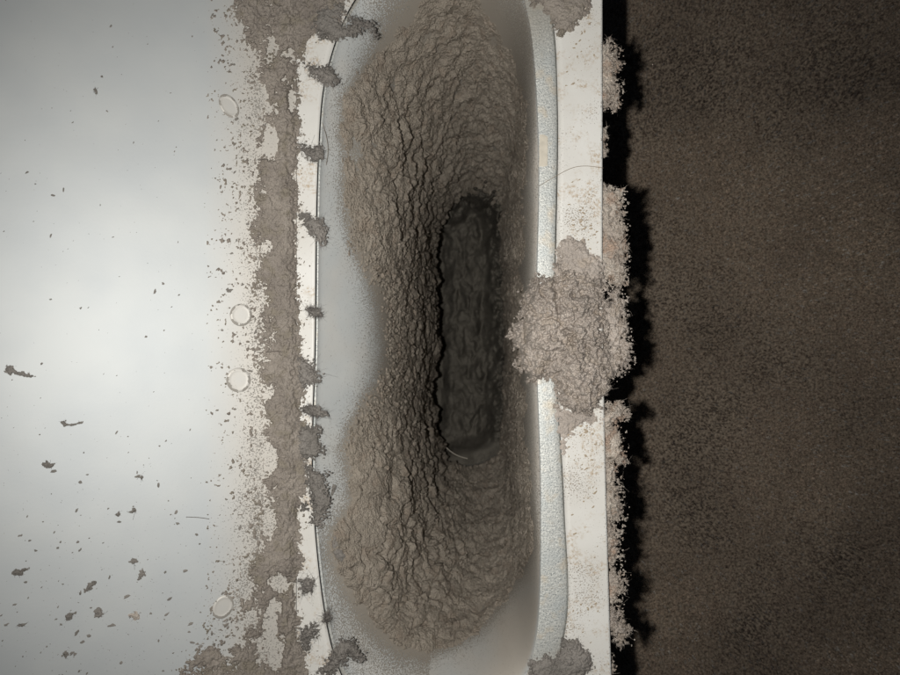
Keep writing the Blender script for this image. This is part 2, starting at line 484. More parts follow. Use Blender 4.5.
# spot weld dimples on the side panel
for (cx, cy, ra, rb, an) in [(229, 106, 12, 7.5, 55), (241, 315, 10, 10, 0), (238.5, 380, 11, 11, 0), (223, 607, 11.5, 8.5, -55)]:
    nr, na = 14, 48
    r = np.linspace(0, 1.12, nr)[:, None]; a = np.linspace(0, 2 * np.pi, na, endpoint=False)[None, :]
    c, s_ = math.cos(math.radians(an)), math.sin(math.radians(an))
    lx = ra * r * np.cos(a); ly = rb * r * np.sin(a)
    X = cx + lx * c - ly * s_; Y = cy + lx * s_ + ly * c
    hgt = 0.9 + 0.25 * np.exp(-((r - 0.9) / 0.10) ** 2) - 0.6 * sst(1.0, 1.12, r) + 0 * a
    X2, Y2 = X.T, Y.T
    hh = hgt.T
    co = W(X2, Y2, zleft(X2) + 0.35 * fbm(X2 / 90, Y2 / 90, 2, seed=3) + hh)
    rr2 = (r + 0 * a).T
    nz = fbm(X2 / 5, Y2 / 5, 3, seed=9)
    d = 0.25 + 1.0 * sst(0.86, 0.95, rr2 + 0.14 * nz) * sst(-0.3, 0.15, fbm(X2 / 9, Y2 / 9, 2, seed=4) + 0.15 * np.sin(a).T)
    mk("spot_weld", co.reshape(-1, 3), grid_faces(na, nr, wrap=True), M_side, side, attrs={"dust": d, "film": 0.5 + 0.2 * rr2})

# a pale tan patch of old tape on the rim and a tan metal edge deep in the duct
def strip_patch(name, quad, zt, mat, parent, n=14):
    a = np.linspace(0, 1, n)
    P = np.asarray(quad, float)
    U, V = np.meshgrid(a, a, indexing='ij')
    X = (P[0, 0] * (1 - U) + P[1, 0] * U) * (1 - V) + (P[3, 0] * (1 - U) + P[2, 0] * U) * V
    Y = (P[0, 1] * (1 - U) + P[1, 1] * U) * (1 - V) + (P[3, 1] * (1 - U) + P[2, 1] * U) * V
    X = X + 0.7 * fbm(X / 4, Y / 4, 2); Y = Y + 0.8 * fbm(X / 4, Y / 4, 2, seed=5)
    edge = np.minimum(np.minimum(U, 1 - U), np.minimum(V, 1 - V)) > 0
    return mk(name, W(X, Y, zt + 0.35 * edge + 0.1 * fbm(X / 3, Y / 3, 2)).reshape(-1, 3), grid_faces(n, n), mat, parent)
strip_patch("tape_patch", [(539.5, 134), (548, 136), (547.5, 166), (539, 167)], 0.1, M_tan, dryer)
strip_patch("tape_patch", [(537.5, 342), (543, 342), (543.5, 356), (537.5, 356)], 0.1, M_tan, dryer)

def tube(name, pts, rad, mat, parent=None, na=6):
    P = np.asarray(pts, float); n = len(P)
    t = unit(np.gradient(P, axis=0)); up = np.array([0, 0, 1.0]) + 0 * P
    s_ = unit(np.cross(t, up)); w = np.cross(s_, t)
    a = np.arange(na) / na * 2 * np.pi
    r = np.broadcast_to(rad, n)[:, None, None]
    V = P[:, None, :] + (s_[:, None, :] * np.cos(a)[None, :, None] + w[:, None, :] * np.sin(a)[None, :, None]) * r
    f = grid_faces(na, n, wrap=True)
    return mk(name, V.transpose(1, 0, 2).reshape(-1, 3), f, mat, parent)

aa = np.linspace(math.radians(172), math.radians(100), 24)
tube("seam_ring", W(474 + 37 * np.cos(aa), 425 + 34 * np.sin(aa), -640.0), 1.0 * S, M_tan, dryer)

# ------------------------------------------------------------------ lint lining inside the duct
NSl, NG = 1000, 400
gv = np.linspace(0, 1.0, NG) ** 0.92
px, py, z, lw = duct_base(NSl, gv)
B = W(px, py, z)
ds = np.roll(B, -1, 0) - np.roll(B, 1, 0); dg = np.gradient(B, axis=1)
N = unit(np.cross(ds, dg))
ctr = np.array([(470 - 450) * S, 0, 0])
if (N[..., 2]).mean() < 0: N = -N
s_len = np.arange(NSl)[:, None] / NSl * 1180.0
rad_len = np.sqrt((px[:, -1:] - px[:, :1]) ** 2 + (py[:, -1:] - py[:, :1]) ** 2)
Q = B / S
qx, qy, qz = Q[..., 0], Q[..., 1], Q[..., 2]
wq = [fbm3(qx / 30, qy / 30, qz / 45, 3, seed=k) for k in (1, 2, 3)]
vq = [fbm3(qx / 6, qy / 6, qz / 9, 2, seed=k) for k in (4, 5)]
X1 = qx + 11 * wq[0] + 2.5 * vq[0]; Y1 = qy + 14 * wq[1] + 2.5 * vq[1]; Z1 = qz + 22 * wq[2]
f1, f2, cid = worley3(X1 / 19, Y1 / 27, Z1 / 36, 1)
k1, k2, kid = worley3(X1 / 9, Y1 / 12, Z1 / 16, 3)
def cell(f1, f2, cid, w):
    return sst(0.0, w, f2 - f1) * (0.5 + 0.7 * cid) - 0.2 * f1
big = cell(f1, f2, cid, 0.13)
small = cell(k1, k2, kid, 0.22) * sst(-0.2, 0.3, fbm3(qx / 33, qy / 33, qz / 40, 2, seed=35))
left = sst(500, 440, px)
craggy = (0.25 + 0.75 * sst(140, 330, py + 40 * wq[0])) * (0.45 + 0.55 * left)
wool = 0.35 - fbm3(qx / 13, qy / 13, qz / 17, 4, seed=7, rid=True)
vq2 = fbm3(qx / 42, qy / 42, qz / 50, 2, seed=33)
terr2 = fbm3(qx / 20, qy / 20, qz / 24, 2, seed=29)
fine = fbm3(qx / 3, qy / 3, qz / 4, 3, seed=8)
terr = fbm3(qx / 55, qy / 40, qz / 40, 3, seed=9)
sdn = sdpoly(px, py, LINT) + 9 * fbm(px / 24, py / 24, 3, seed=8) + 4.0 * fbm(px / 5, py / 5, 3, seed=3) + 3.2 * fbm(px / 1.7, py / 1.7, 2, seed=13)
fz = sst(332, 350, px) * sst(430, 400, px) * sst(170, 235, py) * sst(500, 430, py)
sdn = sdn + fz * (20 * fbm(px / 2.2, py / 2.2, 2, seed=14) + 11 * fbm(px / 7, py / 7, 3, seed=16) - 2)
soft = 30 + 25 * fz
body = 1 - np.exp(-np.maximum(sdn, 0) / soft)
body2 = 1 - np.exp(-np.maximum(sdn, 0) / (9 + 16 * fz))
ph = qz / 34 + 1.3 * fbm3(qx / 45, qy / 45, qz / 60, 3, seed=15) + 0.8 * fbm3(qx / 18, qy / 18, qz / 22, 3, seed=17) + 1.0 * fbm3(qx / 90, qy / 90, qz / 90, 2, seed=18)
saw = np.where(ph - np.floor(ph) < 0.85, (ph - np.floor(ph)) / 0.85, (1 - (ph - np.floor(ph))) / 0.15)                       # horizontal shelves that overhang
shelf = (saw - 0.5) * sst(0.2, 0.5, gv)[None, :]
thick = body * (5 + 12 * terr) + body2 * (6.2 * craggy * big + 2.4 * sst(-0.25, 0.3, terr + wq[0]) * craggy * small + 2.6 * wool * (1.2 - 0.85 * craggy) * sst(-0.3, 0.5, vq2) + (3.0 * fbm3(qx / 6, qy / 6, qz / 7, 3, seed=23) + 4.0 * (0.6 - k1 ** 2) * sst(0.35, -0.35, vq2) + 9.0 * terr2 + 1.6 * fine) * (1.15 - 0.7 * craggy) + 0.5 * small) \
        + 8.0 * body * shelf * sst(-0.15, 0.35, fbm3(qx / 38, qy / 38, qz / 38, 2, seed=19)) + np.clip(sdn / 3, 0, 1) * (0.7 + 1.9 * fine)
lip = sst(0.9, 1.0, gv)[None, :]
thick = thick + lip * body * (9.0 * fbm(px / 26, py / 22, 2, seed=21) + 5.5 * fbm(px / 6, py / 7, 3, seed=22) + 3)
thick = np.where(sdn > 0, thick, -1.5)
V = B + N * (thick * S)[..., None]
keep = sdn > 0
f = grid_faces(NSl, NG, keep, wrap=True)
# close the lining below the lip: a skirt under the last ring
base = np.arange(NSl) * NG + NG - 1
sk = []
vs = [V.reshape(-1, 3)]
off = NSl * NG
last = V[:, -1]; outw = -N[:, -1] * 1.0
r1 = last + outw * (6 * S) + np.array([0, 0, -10 * S]); r2 = B[:, -1] - N[:, -1] * (2 * S) + np.array([0, 0, -16 * S])
vs += [r1, r2]
i = np.arange(NSl); i2 = (i + 1) % NSl
sk = np.concatenate([np.stack([base[i], off + i, off + i2, base[i2]], 1), np.stack([off + i, off + NSl + i, off + NSl + i2, off + i2], 1)])
allv = np.concatenate(vs); allf = np.concatenate([f, sk])[:, ::-1]
cv, cf, _ = compact(allv, allf)
lining = mk("lint_lining", cv, cf, M_lin)
tag(lining, "thick crusty grey brown lint lining the walls of the filter slot", "lint")

r = np.random.default_rng(5)
cand = np.flatnonzero((keep & (gv[None, :] > 0.005)).ravel())
sel = r.choice(cand, 9000)
Vr = V.reshape(-1, 3)[sel]; Nr = N.reshape(-1, 3)[sel]
bd = sdn.ravel()[sel]
fv, ff = fibre_mesh(Vr, Nr * 0.9 + 0.9 * unit(r.normal(size=Vr.shape)), 0.8 + 1.8 * r.random(len(sel)) ** 2, 0.10, 0.6, r, 3)
tag(mk("fibre", fv, ff, M_f_lin, lining), kind="stuff")

# ------------------------------------------------------------------ lint heap at the bottom of the duct
U = np.linspace(405, 535, 170); Vv = np.linspace(170, 500, 360)
PX, PY = np.meshgrid(U, Vv, indexing='ij')
inner = closed_spline(CH, 90)
sdi = sdpoly(PX, PY, inner)
w1 = PX + 5 * fbm(PX / 20, PY / 20, 3, seed=41); w2 = PY + 9 * fbm(PX / 20, PY / 20, 3, seed=42)
a1, a2, aid = worley(w1 / 12, w2 / 26, 7); b1, b2, bid = worley(w1 / 6, w2 / 9, 8)
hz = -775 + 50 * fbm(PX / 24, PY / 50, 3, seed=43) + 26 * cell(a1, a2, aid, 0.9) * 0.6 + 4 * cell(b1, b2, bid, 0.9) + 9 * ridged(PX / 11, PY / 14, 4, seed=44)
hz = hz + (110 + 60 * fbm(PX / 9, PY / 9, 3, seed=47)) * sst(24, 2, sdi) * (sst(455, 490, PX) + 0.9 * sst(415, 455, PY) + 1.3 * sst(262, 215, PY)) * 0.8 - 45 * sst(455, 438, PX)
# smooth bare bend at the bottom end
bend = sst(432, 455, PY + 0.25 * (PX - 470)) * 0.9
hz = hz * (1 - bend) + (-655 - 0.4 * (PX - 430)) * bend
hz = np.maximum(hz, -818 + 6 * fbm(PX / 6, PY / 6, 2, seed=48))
heap = mk("lint_heap", W(PX, PY, hz).reshape(-1, 3), grid_faces(len(U), len(Vv))[:, ::-1], M_deep_shaded)
tag(heap, "lumpy lint packed deep in the slot, with shade painted into its dark colour", "lint")

# ------------------------------------------------------------------ generic lumps of lint
def lump(name, poly, z0, thick, under, mat, fmat, nfib, flen, seed, res=0.65, en=(5.0, 2.2), k=5.0, zfun=None,
         parent=None, out=0.9, lumpy=1.0, frad=0.13, broad=0.0, groove=()):
    P = np.asarray(poly, float)
    x0, y0 = P.min(0) - 7; x1, y1 = P.max(0) + 7
    U = np.arange(x0, x1, res); Vv = np.arange(y0, y1, res)
    PX, PY = np.meshgrid(U, Vv, indexing='ij')
    sc_ = min(1.0, (min(x1 - x0, y1 - y0) - 14) / 18.0)
    s = sdpoly(PX, PY, poly)
    sn = s + sc_ * en[0] * fbm(PX / 9, PY / 9, 3, seed=seed) + sc_ * en[1] * 1.3 * fbm(PX / 2.6, PY / 2.6, 3, seed=seed + 1)
    keep = sn > 0
    prof = 1 - np.exp(-np.maximum(sn, 0) / k)
    a1, a2, aid = worley((PX + 3 * fbm(PX / 8, PY / 8, 2, seed=seed)) / 9, (PY + 3 * fbm(PX / 8, PY / 8, 2, seed=seed + 5)) / 9, seed)
    nz = 0.35 * fbm(PX / 14, PY / 14, 3, seed=seed + 2) + broad * fbm(PX / 26, PY / 26, 2, seed=seed + 8) + lumpy * (0.22 * cell(a1, a2, aid, 0.5) + 0.25 * ridged(PX / 5.5, PY / 5.5, 3, seed=seed + 3)) + 0.12 * fbm(PX / 1.8, PY / 1.8, 2, seed=seed + 4)
    for (ga, gb, gc, gd, gw) in groove:
        nz = nz - 0.33 * np.exp(-(seg(PX + 4 * fbm(PX / 9, PY / 9, 2, seed=seed + 6), PY, ga, gb, gc, gd) / gw) ** 2)
    zb = z0 if zfun is None else zfun(PX, PY)
    top = zb + thick * prof * np.maximum(0.8 + nz, 0.22)
    bot = zb - under * prof * (1 + 0.5 * nz) - 0.02
    f = grid_faces(len(U), len(Vv), keep)
    vt = W(PX, PY, top).reshape(-1, 3); vb = W(PX, PY, bot).reshape(-1, 3)
    n = len(vt)
    F = np.concatenate([f[:, ::-1], f + n]); co, F, _ = compact(np.concatenate([vt, vb]), F)
    o = mk(name, co, F, mat, parent)
    if nfib:
        r = np.random.default_rng(seed)
        gx, gy = np.gradient(s, res)
        edge = np.flatnonzero((keep & (sn < 2.5)).ravel()); inn = np.flatnonzero(keep.ravel())
        if len(edge) and len(inn):
            q = np.concatenate([r.choice(edge, int(nfib * 0.5)), r.choice(inn, nfib - int(nfib * 0.5))])
            isE = np.arange(nfib) < int(nfib * 0.5)
            o2 = np.stack([-gx.ravel()[q], gy.ravel()[q], np.full(nfib, 0.25)], 1)
            rnd = unit(r.normal(size=(nfib, 3)))
            dr = np.where(isE[:, None], o2 * out + 0.75 * rnd, rnd + np.array([0, 0, 0.35]))
            tt = r.random(nfib)[:, None]
            root = vt[q] * tt + vb[q] * (1 - tt) if under > 3 else vt[q]
            root = np.where(isE[:, None], root, vt[q])
            fv, ff = fibre_mesh(root, dr, 0.55 * flen * (0.35 + 1.1 * r.random(nfib) ** 1.6), frad * 0.75, 1.1, r, 3)
            tag(mk("fibre", fv, ff, fmat, o), kind="stuff")
    return o

# dust band along the crease -------------------------------------------------
TB = np.array([(-40,230,336),(0,236,343),(22,241,338),(40,243,306),(60,251,300),(90,258,297),(120,262,297),(150,258,298),(180,250,297),(210,252,298),(240,258,297),(270,258,299),
 (300,262,297),(330,262,299),(360,263,302),(385,264,307),(400,265,302),(430,264,304),(450,267,308),(470,264,305),(500,264,302),(530,264,299),(560,256,299),
 (580,240,299),(600,237,297),(620,232,298),(640,214,301),(660,190,305),(710,175,318)], float)
U = np.arange(168, 352, 0.62); Vv = np.arange(-34, 710, 0.62)
PX, PY = np.meshgrid(U, Vv, indexing='ij')
Lx = np.interp(PY, TB[:, 0], TB[:, 1]); Rx = np.interp(PY, TB[:, 0], TB[:, 2])
s = np.minimum(PX - Lx, Rx - PX)
rag = 12 * fbm(PX / 24, PY / 24, 3, seed=50) + 7.0 * fbm(PX / 7, PY / 7, 3, seed=51) + 10 * fbm(PX / 2.6, PY / 2.6, 3, seed=52)
rag = rag * np.where(PX - Lx < Rx - PX, 1.0, 0.6)
cap = np.interp(PY, [-30, 150, 220, 540, 590, 700], [6.5, 8, 14, 13, 6.5, 6.5]) + 10 * np.exp(-((PX - 288) / 7) ** 2)
s0 = np.minimum(np.where(PX - Lx < Rx - PX, s * 0.75 - 1, s), cap) + rag * 1.1
for (cx, cy, a, b, st) in [(287,54,6,9,9),(284,80,5,8,7),(291,100,4,12,8),(272,46,9,12,8),(262,90,6,12,8),(271,142,6,14,14),(272,112,8,7,6),(265,190,5,8,6),(270,245,4,6,5),(268,455,7,10,12),(271,465,5,8,10),(270,520,6,10,8),
                           (281,583,8,10,14),(276,607,6,9,12),(271,628,6,16,12),(276,655,7,14,12),(262,650,8,14,7),(252,620,7,10,6),(284,640,4,12,6),(248,590,8,10,8),(235,628,8,14,7),(225,650,9,14,7),(301,585,5,8,7)]:
    e = ((PX - cx) / a) ** 2 + ((PY - cy) / b) ** 2
    s0 = s0 - 2.0 * st * np.exp(-e) * (1 + 1.0 * fbm(PX / 5, PY / 5, 3, seed=53))
# sparse flecks on both sides
out = np.maximum(0, Lx - PX)
fl1 = fbm(PX / 3.6, PY / 3.6, 3, seed=54) * 1.0 + 0.55 * fbm(PX / 16, PY / 16, 2, seed=55)
thr = 0.27 + 0.0050 * out + 0.25 * sst(212, 196, PX)
flk = (fl1 - thr) * 9
outr = np.maximum(0, PX - Rx)
flr = (fbm(PX / 3.0, PY / 3.0, 3, seed=56) + 0.6 * fbm(PX / 12, PY / 12, 2, seed=57) - (0.30 + 0.03 * outr)) * 9
gapcol = np.interp(PY, [-30, 15, 40, 70, 110, 160, 220, 450, 570, 620, 650, 700], [372, 350, 336, 326, 319, 316, 315, 311, 316, 323, 331, 350])
flr = np.where(PX < gapcol, flr, -1)
sN = np.maximum(s0, np.where(PX < Lx, flk, np.where(PX > Rx, flr, -9)))
# keep the weld spots clear
for (cx, cy, ra) in [(229, 106, 7), (241, 315, 10), (238.5, 380, 11), (223, 606, 9.5)]:
    sN = np.where((PX - cx) ** 2 + (PY - cy) ** 2 < ra ** 2, -1, sN)
hh = 4.6 * (1 - np.exp(-np.maximum(sN, 0) / 6)) * (0.8 + 0.8 * np.exp(-((PX - 289) / 9) ** 2)) * (0.75 + 0.5 * fbm(PX / 10, PY / 10, 3, seed=58) + 0.45 * ridged(PX / 6, PY / 9, 3, seed=59)) + 0.3 + 1.0 * sst(0, 8, s0) * fbm(PX / 2, PY / 3, 2, seed=60)
hh = np.where(sN > 0, hh, -0.3)
base_z = np.where(PX < XH, zleft(PX) + 0.35 * fbm(PX / 90, PY / 90, 2, seed=3), 0.0)
co = W(PX, PY, base_z + hh).reshape(-1, 3)
keep = sN > 0
f = grid_faces(len(U), len(Vv), keep)[:, ::-1]
cc, f, _ = compact(co, f)
band = mk("lint_band", cc, f, M_band)
tag(band, "long ragged band of brown lint along the crease left of the slot", "lint")
r = np.random.default_rng(8)
cand = np.flatnonzero((s0 > 0.5).ravel()); cedge = np.flatnonzero(((s0 > 0.2) & (s0 < 4)).ravel())
q = np.concatenate([r.choice(cand, 5000), r.choice(cedge, 4500)])
rnd = unit(r.normal(size=(len(q), 3))) * np.array([1, 1, 0.5]) + np.array([0, 0, 0.25])
sgn = np.where((PX - Lx < Rx - PX).ravel()[q], -1, 1)
rnd[5000:, 0] += 1.2 * sgn[5000:]
fv, ff = fibre_mesh(co[q], rnd, 0.8 + 5.0 * r.random(len(q)) ** 2.4, 0.10, 0.8, r, 3)
tag(mk("fibre", fv, ff, M_f_band, band), kind="stuff")

# tufts reaching from the band over the seam --------------------------------
GT = "lint tufts crossing the dark seam on the left of the slot"
tufts = [
 ([(316,8),(338,2),(346,10),(337,20),(345,27),(357,24),(361,31),(352,36),(338,40),(322,38),(312,26)], 4, "dark tangled lint tuft crossing the seam at the top corner of the slot"),
 ([(349,15),(353,19),(362,20),(371,23),(376,30),(375,37),(371,30),(366,27),(358,26),(352,24)], 3, "thin curled hook of grey lint at the upper end of the seam"),
 ([(305,63),(312,67),(326,66),(335,73),(340,81),(331,86),(322,82),(314,76)], 4, "leaf shaped grey lint tuft pointing down right across the seam"),
 ([(299,145),(308,149),(317,145),(324,148),(323,157),(316,161),(305,155)], 4, "small rounded lint tuft crossing the seam beside the upper clean wall"),
 ([(298,213),(310,215),(321,221),(327,232),(325,244),(317,242),(308,230)], 4, "drooping lint tuft over the seam at the upper third of the slot"),
 ([(305,309),(312,308),(322,310),(322,316),(312,317)], 3, "tiny flat lint tuft on the seam level with the upper round weld"),
 ([(298,358),(309,361),(314,369),(322,376),(318,380),(306,386),(296,385)], 5, "broad lint tuft touching the seam level with the lower round weld"),
 ([(300,407),(312,406),(320,406),(327,415),(318,416),(306,415)], 4, "small pointed lint tuft just below the middle of the seam"),
 ([(298,424),(314,428),(321,430),(319,440),(322,450),(317,458),(304,459),(296,450)], 5, "wide lint tuft on the seam with a square end"),
 ([(306,468),(320,472),(328,473),(322,484),(328,489),(330,500),(325,515),(318,530),(313,523),(314,505),(302,510),(300,505),(313,500),(308,487)], 5, "largest jagged lint tuft hanging over the lower seam"),
 ([(301,628),(314,625),(318,630),(311,642),(308,652),(301,645)], 4, "oval lint tuft on the cream strip above the bottom curl"),
 ([(300,580),(308,576),(314,583),(311,592),(303,593)], 3, "round lint knot on the cream strip near the bottom left weld"),
 ([(318,672),(330,660),(334,648),(340,641),(347,639),(354,643),(359,652),(366,659),(362,662),(354,658),(348,654),(345,662),(338,669),(330,675)], 5, "curled hook of dark lint over the bottom end of the seam"),
 ([(322,622),(326,613),(328,610),(330,617),(327,622)], 3, "tiny lint wisp on the duct lip above the bottom curl"),
]
for i, (p, th, lab) in enumerate(tufts):
    zf = lambda X, Y: np.where(X < XH, zleft(X), 0.0) + 1.0 + 0 * Y
    o = lump("lint_tuft", p, 1.0, th, 0.8, M_grey, M_f_dark, 420, 8.5, 100 + 7 * i, res=0.45, en=(5.0, 6.0), k=3.0, zfun=zf)
    tag(o, lab, "lint tuft", GT)

o = lump("lint_flake", [(329,541),(335,537),(338,547),(345,556),(341,561),(333,553)], -14, 4, 6, M_grey, M_f_dark, 120, 4, 333, res=0.45, en=(2, 2))
tag(o, "small loose lint flake on the pale duct wall left of the lower lint", "lint flake")
o = lump("lint_flake", [(333,484),(336,486),(334,492),(331,496)], -14, 3, 4, M_grey, M_f_dark, 40, 4, 334, res=0.45, en=(1, 1))
tag(o, "tiny lint flake on the duct wall above the jagged tuft", "lint flake")

# patches on the flange and rim
flat = lambda X, Y: 0.15 + 0 * X
o = lump("lint_patch", [(525,-30),(592,-30),(590,8),(577,24),(566,34),(559,38),(553,20),(541,4),(531,6)], 0, 5, 0.2, M_band, M_f_band, 700, 4, 401, zfun=flat, en=(7, 4), k=4)
tag(o, "dark brown lint patch on the flange at the top of the photo", "lint patch")
o = lump("lint_patch", [(530,664),(545,655),(556,660),(562,650),(562,638),(575,640),(588,652),(594,664),(585,674),(574,690),(560,700),(528,705)], 0, 6, 0.2, M_grey, M_f_dark, 800, 6, 402, zfun=flat, en=(6, 4), k=4)
tag(o, "grey lint patch on the flange at the bottom right corner of the slot", "lint patch")
o = lump("lint_patch", [(560,238),(572,240),(584,243),(592,254),(603,264),(603,292),(556,292),(557,262)], 0, 6, 0.2, M_clump, M_f_band, 500, 4, 403, zfun=flat, en=(6, 4), k=5)
tag(o, "thin brown lint patch on the flange just above the large clump", "lint patch")
o = lump("lint_patch", [(557,405),(566,412),(590,412),(600,420),(578,424),(566,440),(563,455),(560,430)], 0, 4, 0.2, M_clump, M_f_band, 200, 4, 404, zfun=flat, en=(6, 4), k=5)
tag(o, "thin lint smear on the flange just below the large clump", "lint patch")

# the large clump
def zc(X, Y):
    return -34 * sst(540, 512, X) + 0.3 + 0 * Y
def clump_poly():
    return [(572 + (x - 572) * 0.95, 345 + (y - 345) * 0.96) for x, y in [(512,350),(508,335),(514,318),(520,305),(522,290),(530,277),(545,272),(555,276),(558,264),(570,266),(588,270),(604,276),(606,300),(606,330),(607,352),(614,372),(609,390),(604,403),(597,415),(580,418),(565,413),(557,402),(555,388),(545,380),(530,380),(518,370)]]
o = lump("lint_clump", clump_poly(), 0, 26, 1.0, M_clump, M_f_pale, 5200, 5.5, 500, res=0.5, en=(12, 5), k=12, zfun=zc, lumpy=0.85, broad=0.65, groove=[(555, 268, 560, 318, 3.0), (566, 330, 600, 352, 2.5), (530, 385, 560, 372, 3)])
tag(o, "large pale fluffy lint clump spilling over the right rim of the slot", "lint clump")

# tufts hanging under the front edge
GE = "pale lint tufts hanging from the front edge over the dark carpet"
edge = [
 ([(594,46),(606,42),(612,45),(618,52),(621,62),(616,75),(620,85),(618,100),(615,112),(610,106),(606,108),(594,104)], "uppermost pinkish lint tuft hanging on the front edge", M_pink, M_f_pink),
 ([(594,190),(612,187),(622,192),(624,205),(623,220),(627,235),(628,250),(627,270),(626,283),(618,287),(606,281),(594,278)], "second lint tuft from the top, a long block above the large clump", M_pink, M_f_pink),
 ([(600,300),(609,303),(613,292),(618,288),(623,295),(626,310),(629,325),(628,340),(632,357),(627,366),(617,376),(606,384),(598,380)], "lint tuft hanging on the edge right beside the large clump", M_clump, M_f_pale),
 ([(596,410),(610,405),(622,403),(632,407),(632,416),(622,421),(619,430),(624,440),(627,452),(628,462),(623,466),(617,462),(620,476),(616,486),(596,490)], "lint tuft with a hooked top just below the large clump", M_pink, M_f_pink),
 ([(598,484),(612,486),(622,493),(626,503),(628,519),(619,516),(616,523),(621,532),(620,545),(624,556),(616,563),(600,566)], "long frayed lint tuft in the lower half of the front edge", M_pink, M_f_pink),
 ([(602,566),(612,563),(618,572),(628,574),(629,588),(622,597),(616,605),(604,602)], "short spiky lint tuft second from the bottom of the front edge", M_pink, M_f_pink),
 ([(602,613),(617,611),(630,619),(634,632),(632,643),(625,646),(618,640),(614,631),(604,632)], "drooping nose shaped lint tuft near the bottom of the front edge", M_clump, M_f_pink),
 ([(604,650),(611,655),(617,666),(613,674),(616,690),(604,700)], "lint tuft cut by the bottom of the photo on the front edge", M_pink, M_f_pink),
 ([(600,128),(606,128),(608,136),(604,142),(607,150),(606,158),(600,160)], "tiny bright lint crumbs on the edge between the upper two tufts", M_pink, M_f_pink),
]
for i, (p, lab, mt, fm) in enumerate(edge):
    P = np.array(p, float); P[:, 0] = 600 + (P[:, 0] - 600) * (0.93 if i < 3 else 0.84); p = [tuple(q) for q in P]; area = (P[:, 0].max() - 596) * (P[:, 1].max() - P[:, 1].min())
    o = lump("edge_tuft", p, -13.0 - (i % 3), 9, 11, mt, fm, int(90 + area * 0.22), 7.0, 600 + 9 * i, res=0.5, en=(10, 9), k=5.0, lumpy=1.2, broad=0.6, frad=0.16)
    tag(o, lab, "lint tuft", GE)

# lint bits on the galvanised strip
r = np.random.default_rng(77)

# loose hairs ---------------------------------------------------------------
def hair(pts, rad, mat, lab, zoff=0.5, grp=None):
    P = np.asarray(pts, float); t = np.linspace(0, len(P) - 1, 60)
    # catmull
    i = np.clip(t.astype(int), 0, len(P) - 2); f = (t - i)[:, None]
    p0 = P[np.maximum(i - 1, 0)]; p1 = P[i]; p2 = P[i + 1]; p3 = P[np.minimum(i + 2, len(P) - 1)]
    q = 0.5 * (2 * p1 + (p2 - p0) * f + (2 * p0 - 5 * p1 + 4 * p2 - p3) * f ** 2 + (3 * p1 - p0 - 3 * p2 + p3) * f ** 3)
    zb = np.where(q[:, 0] < XH, zleft(q[:, 0]) + 3.0, 0.0) if q.shape[1] == 2 else q[:, 2]
    o = tube("hair", W(q[:, 0], q[:, 1], zb + zoff), rad * S, mat)
    tag(o, lab, "hair")
hair([(539,186),(556,176),(572,168),(586,166),(603,168)], 0.26, M_hair2, "fine arched hair lying across the flange above the clump")
hair([(266,352),(273,351.5),(281,351)], 0.45, M_hair, "short straight dark fibre on the lint band beside the round welds")
hair([(322,122),(326,135),(328,150),(326,165)], 0.2, M_hair2, "thin curved hair on the duct lip beside the small rounded tuft", 0.6)
hair([(186,517),(198,517.5),(209,519)], 0.3, M_hair, "short thin thread on the white panel in line with the lower seam")

# flecks on the white panel -------------------------------------------------
def zpanel(X, Y):
    return zleft(X) + 0.35 * fbm(X / 90, Y / 90, 2, seed=3) + 0.15
GF = "lint flecks scattered over the white side panel"
flecks = [
 ([(0,371),(4,365),(11,365),(18,371),(32,375),(41,378),(30,378),(16,375),(6,375)], "long tailed lint fleck at the far left edge of the panel"),
 ([(40,465),(46,459),(49,464),(57,463),(54,468),(44,468)], "hooked grey fleck on the panel in the lower left quarter"),
 ([(58,422),(62,420),(66,424),(76,424),(86,421),(86,423),(72,426),(62,427)], "thin comma shaped fleck left of the lower welds"),
 ([(8,574),(14,569),(20,570),(27,567),(31,567),(24,572),(24,576),(17,575),(12,577)], "three lobed fleck near the lower left edge"),
 ([(76,597),(86,590),(88,583),(93,580),(99,581),(93,587),(84,594)], "streaky dark fleck with a tail pointing down left"),
 ([(93,612),(97,606),(103,609),(104,615),(99,619),(94,617)], "round dark fleck below the streaky one"),
 ([(128,615),(133,613),(135,609),(137,614),(143,615),(138,621),(133,619)], "reddish star shaped fleck near the bottom"),
 ([(126,563),(132,558),(137,558),(139,562),(133,564)], "dark fleck with fine tail in the middle of the lower panel"),
 ([(138,572),(143,567),(147,574),(142,578),(136,584),(139,577)], "ragged fleck just below the tailed one"),
 ([(115,514),(119,511),(122,514),(118,518)], "small fleck left of a matching pair"),
 ([(128,513),(133,508),(137,507),(136,512),(131,514)], "small fleck right of a matching pair"),
 ([(64,616),(70,612),(74,613),(72,620),(66,621)], "brown smudge fleck left of the round dark one"),
 ([(16,625),(22,623),(28,623),(23,627),(18,627)], "flat fleck close to the lower left edge"),
 ([(92,88),(96,87),(98,91),(97,95),(94,92)], "lone dark fleck high on the panel"),
 ([(138,477),(142,475),(145,477),(142,480)], "compact fleck above the matching pair"),
 ([(62,653),(66,650),(70,655),(65,659)], "small fleck near the bottom edge"),
]
for i, (p, lab) in enumerate(flecks):
    m = M_pink if "reddish" in lab else M_grey
    P = np.array(p, float); c0 = P.mean(0); p = [tuple(q) for q in c0 + (P - c0) * 0.8]
    o = lump("lint_fleck", p, 0, 1.6, 0.1, m, M_f_dark, 14, 4.5, 900 + 5 * i, res=0.35, en=(3.2, 3.6), k=1.8, zfun=zpanel, frad=0.16)
    tag(o, lab, "lint fleck", GF)

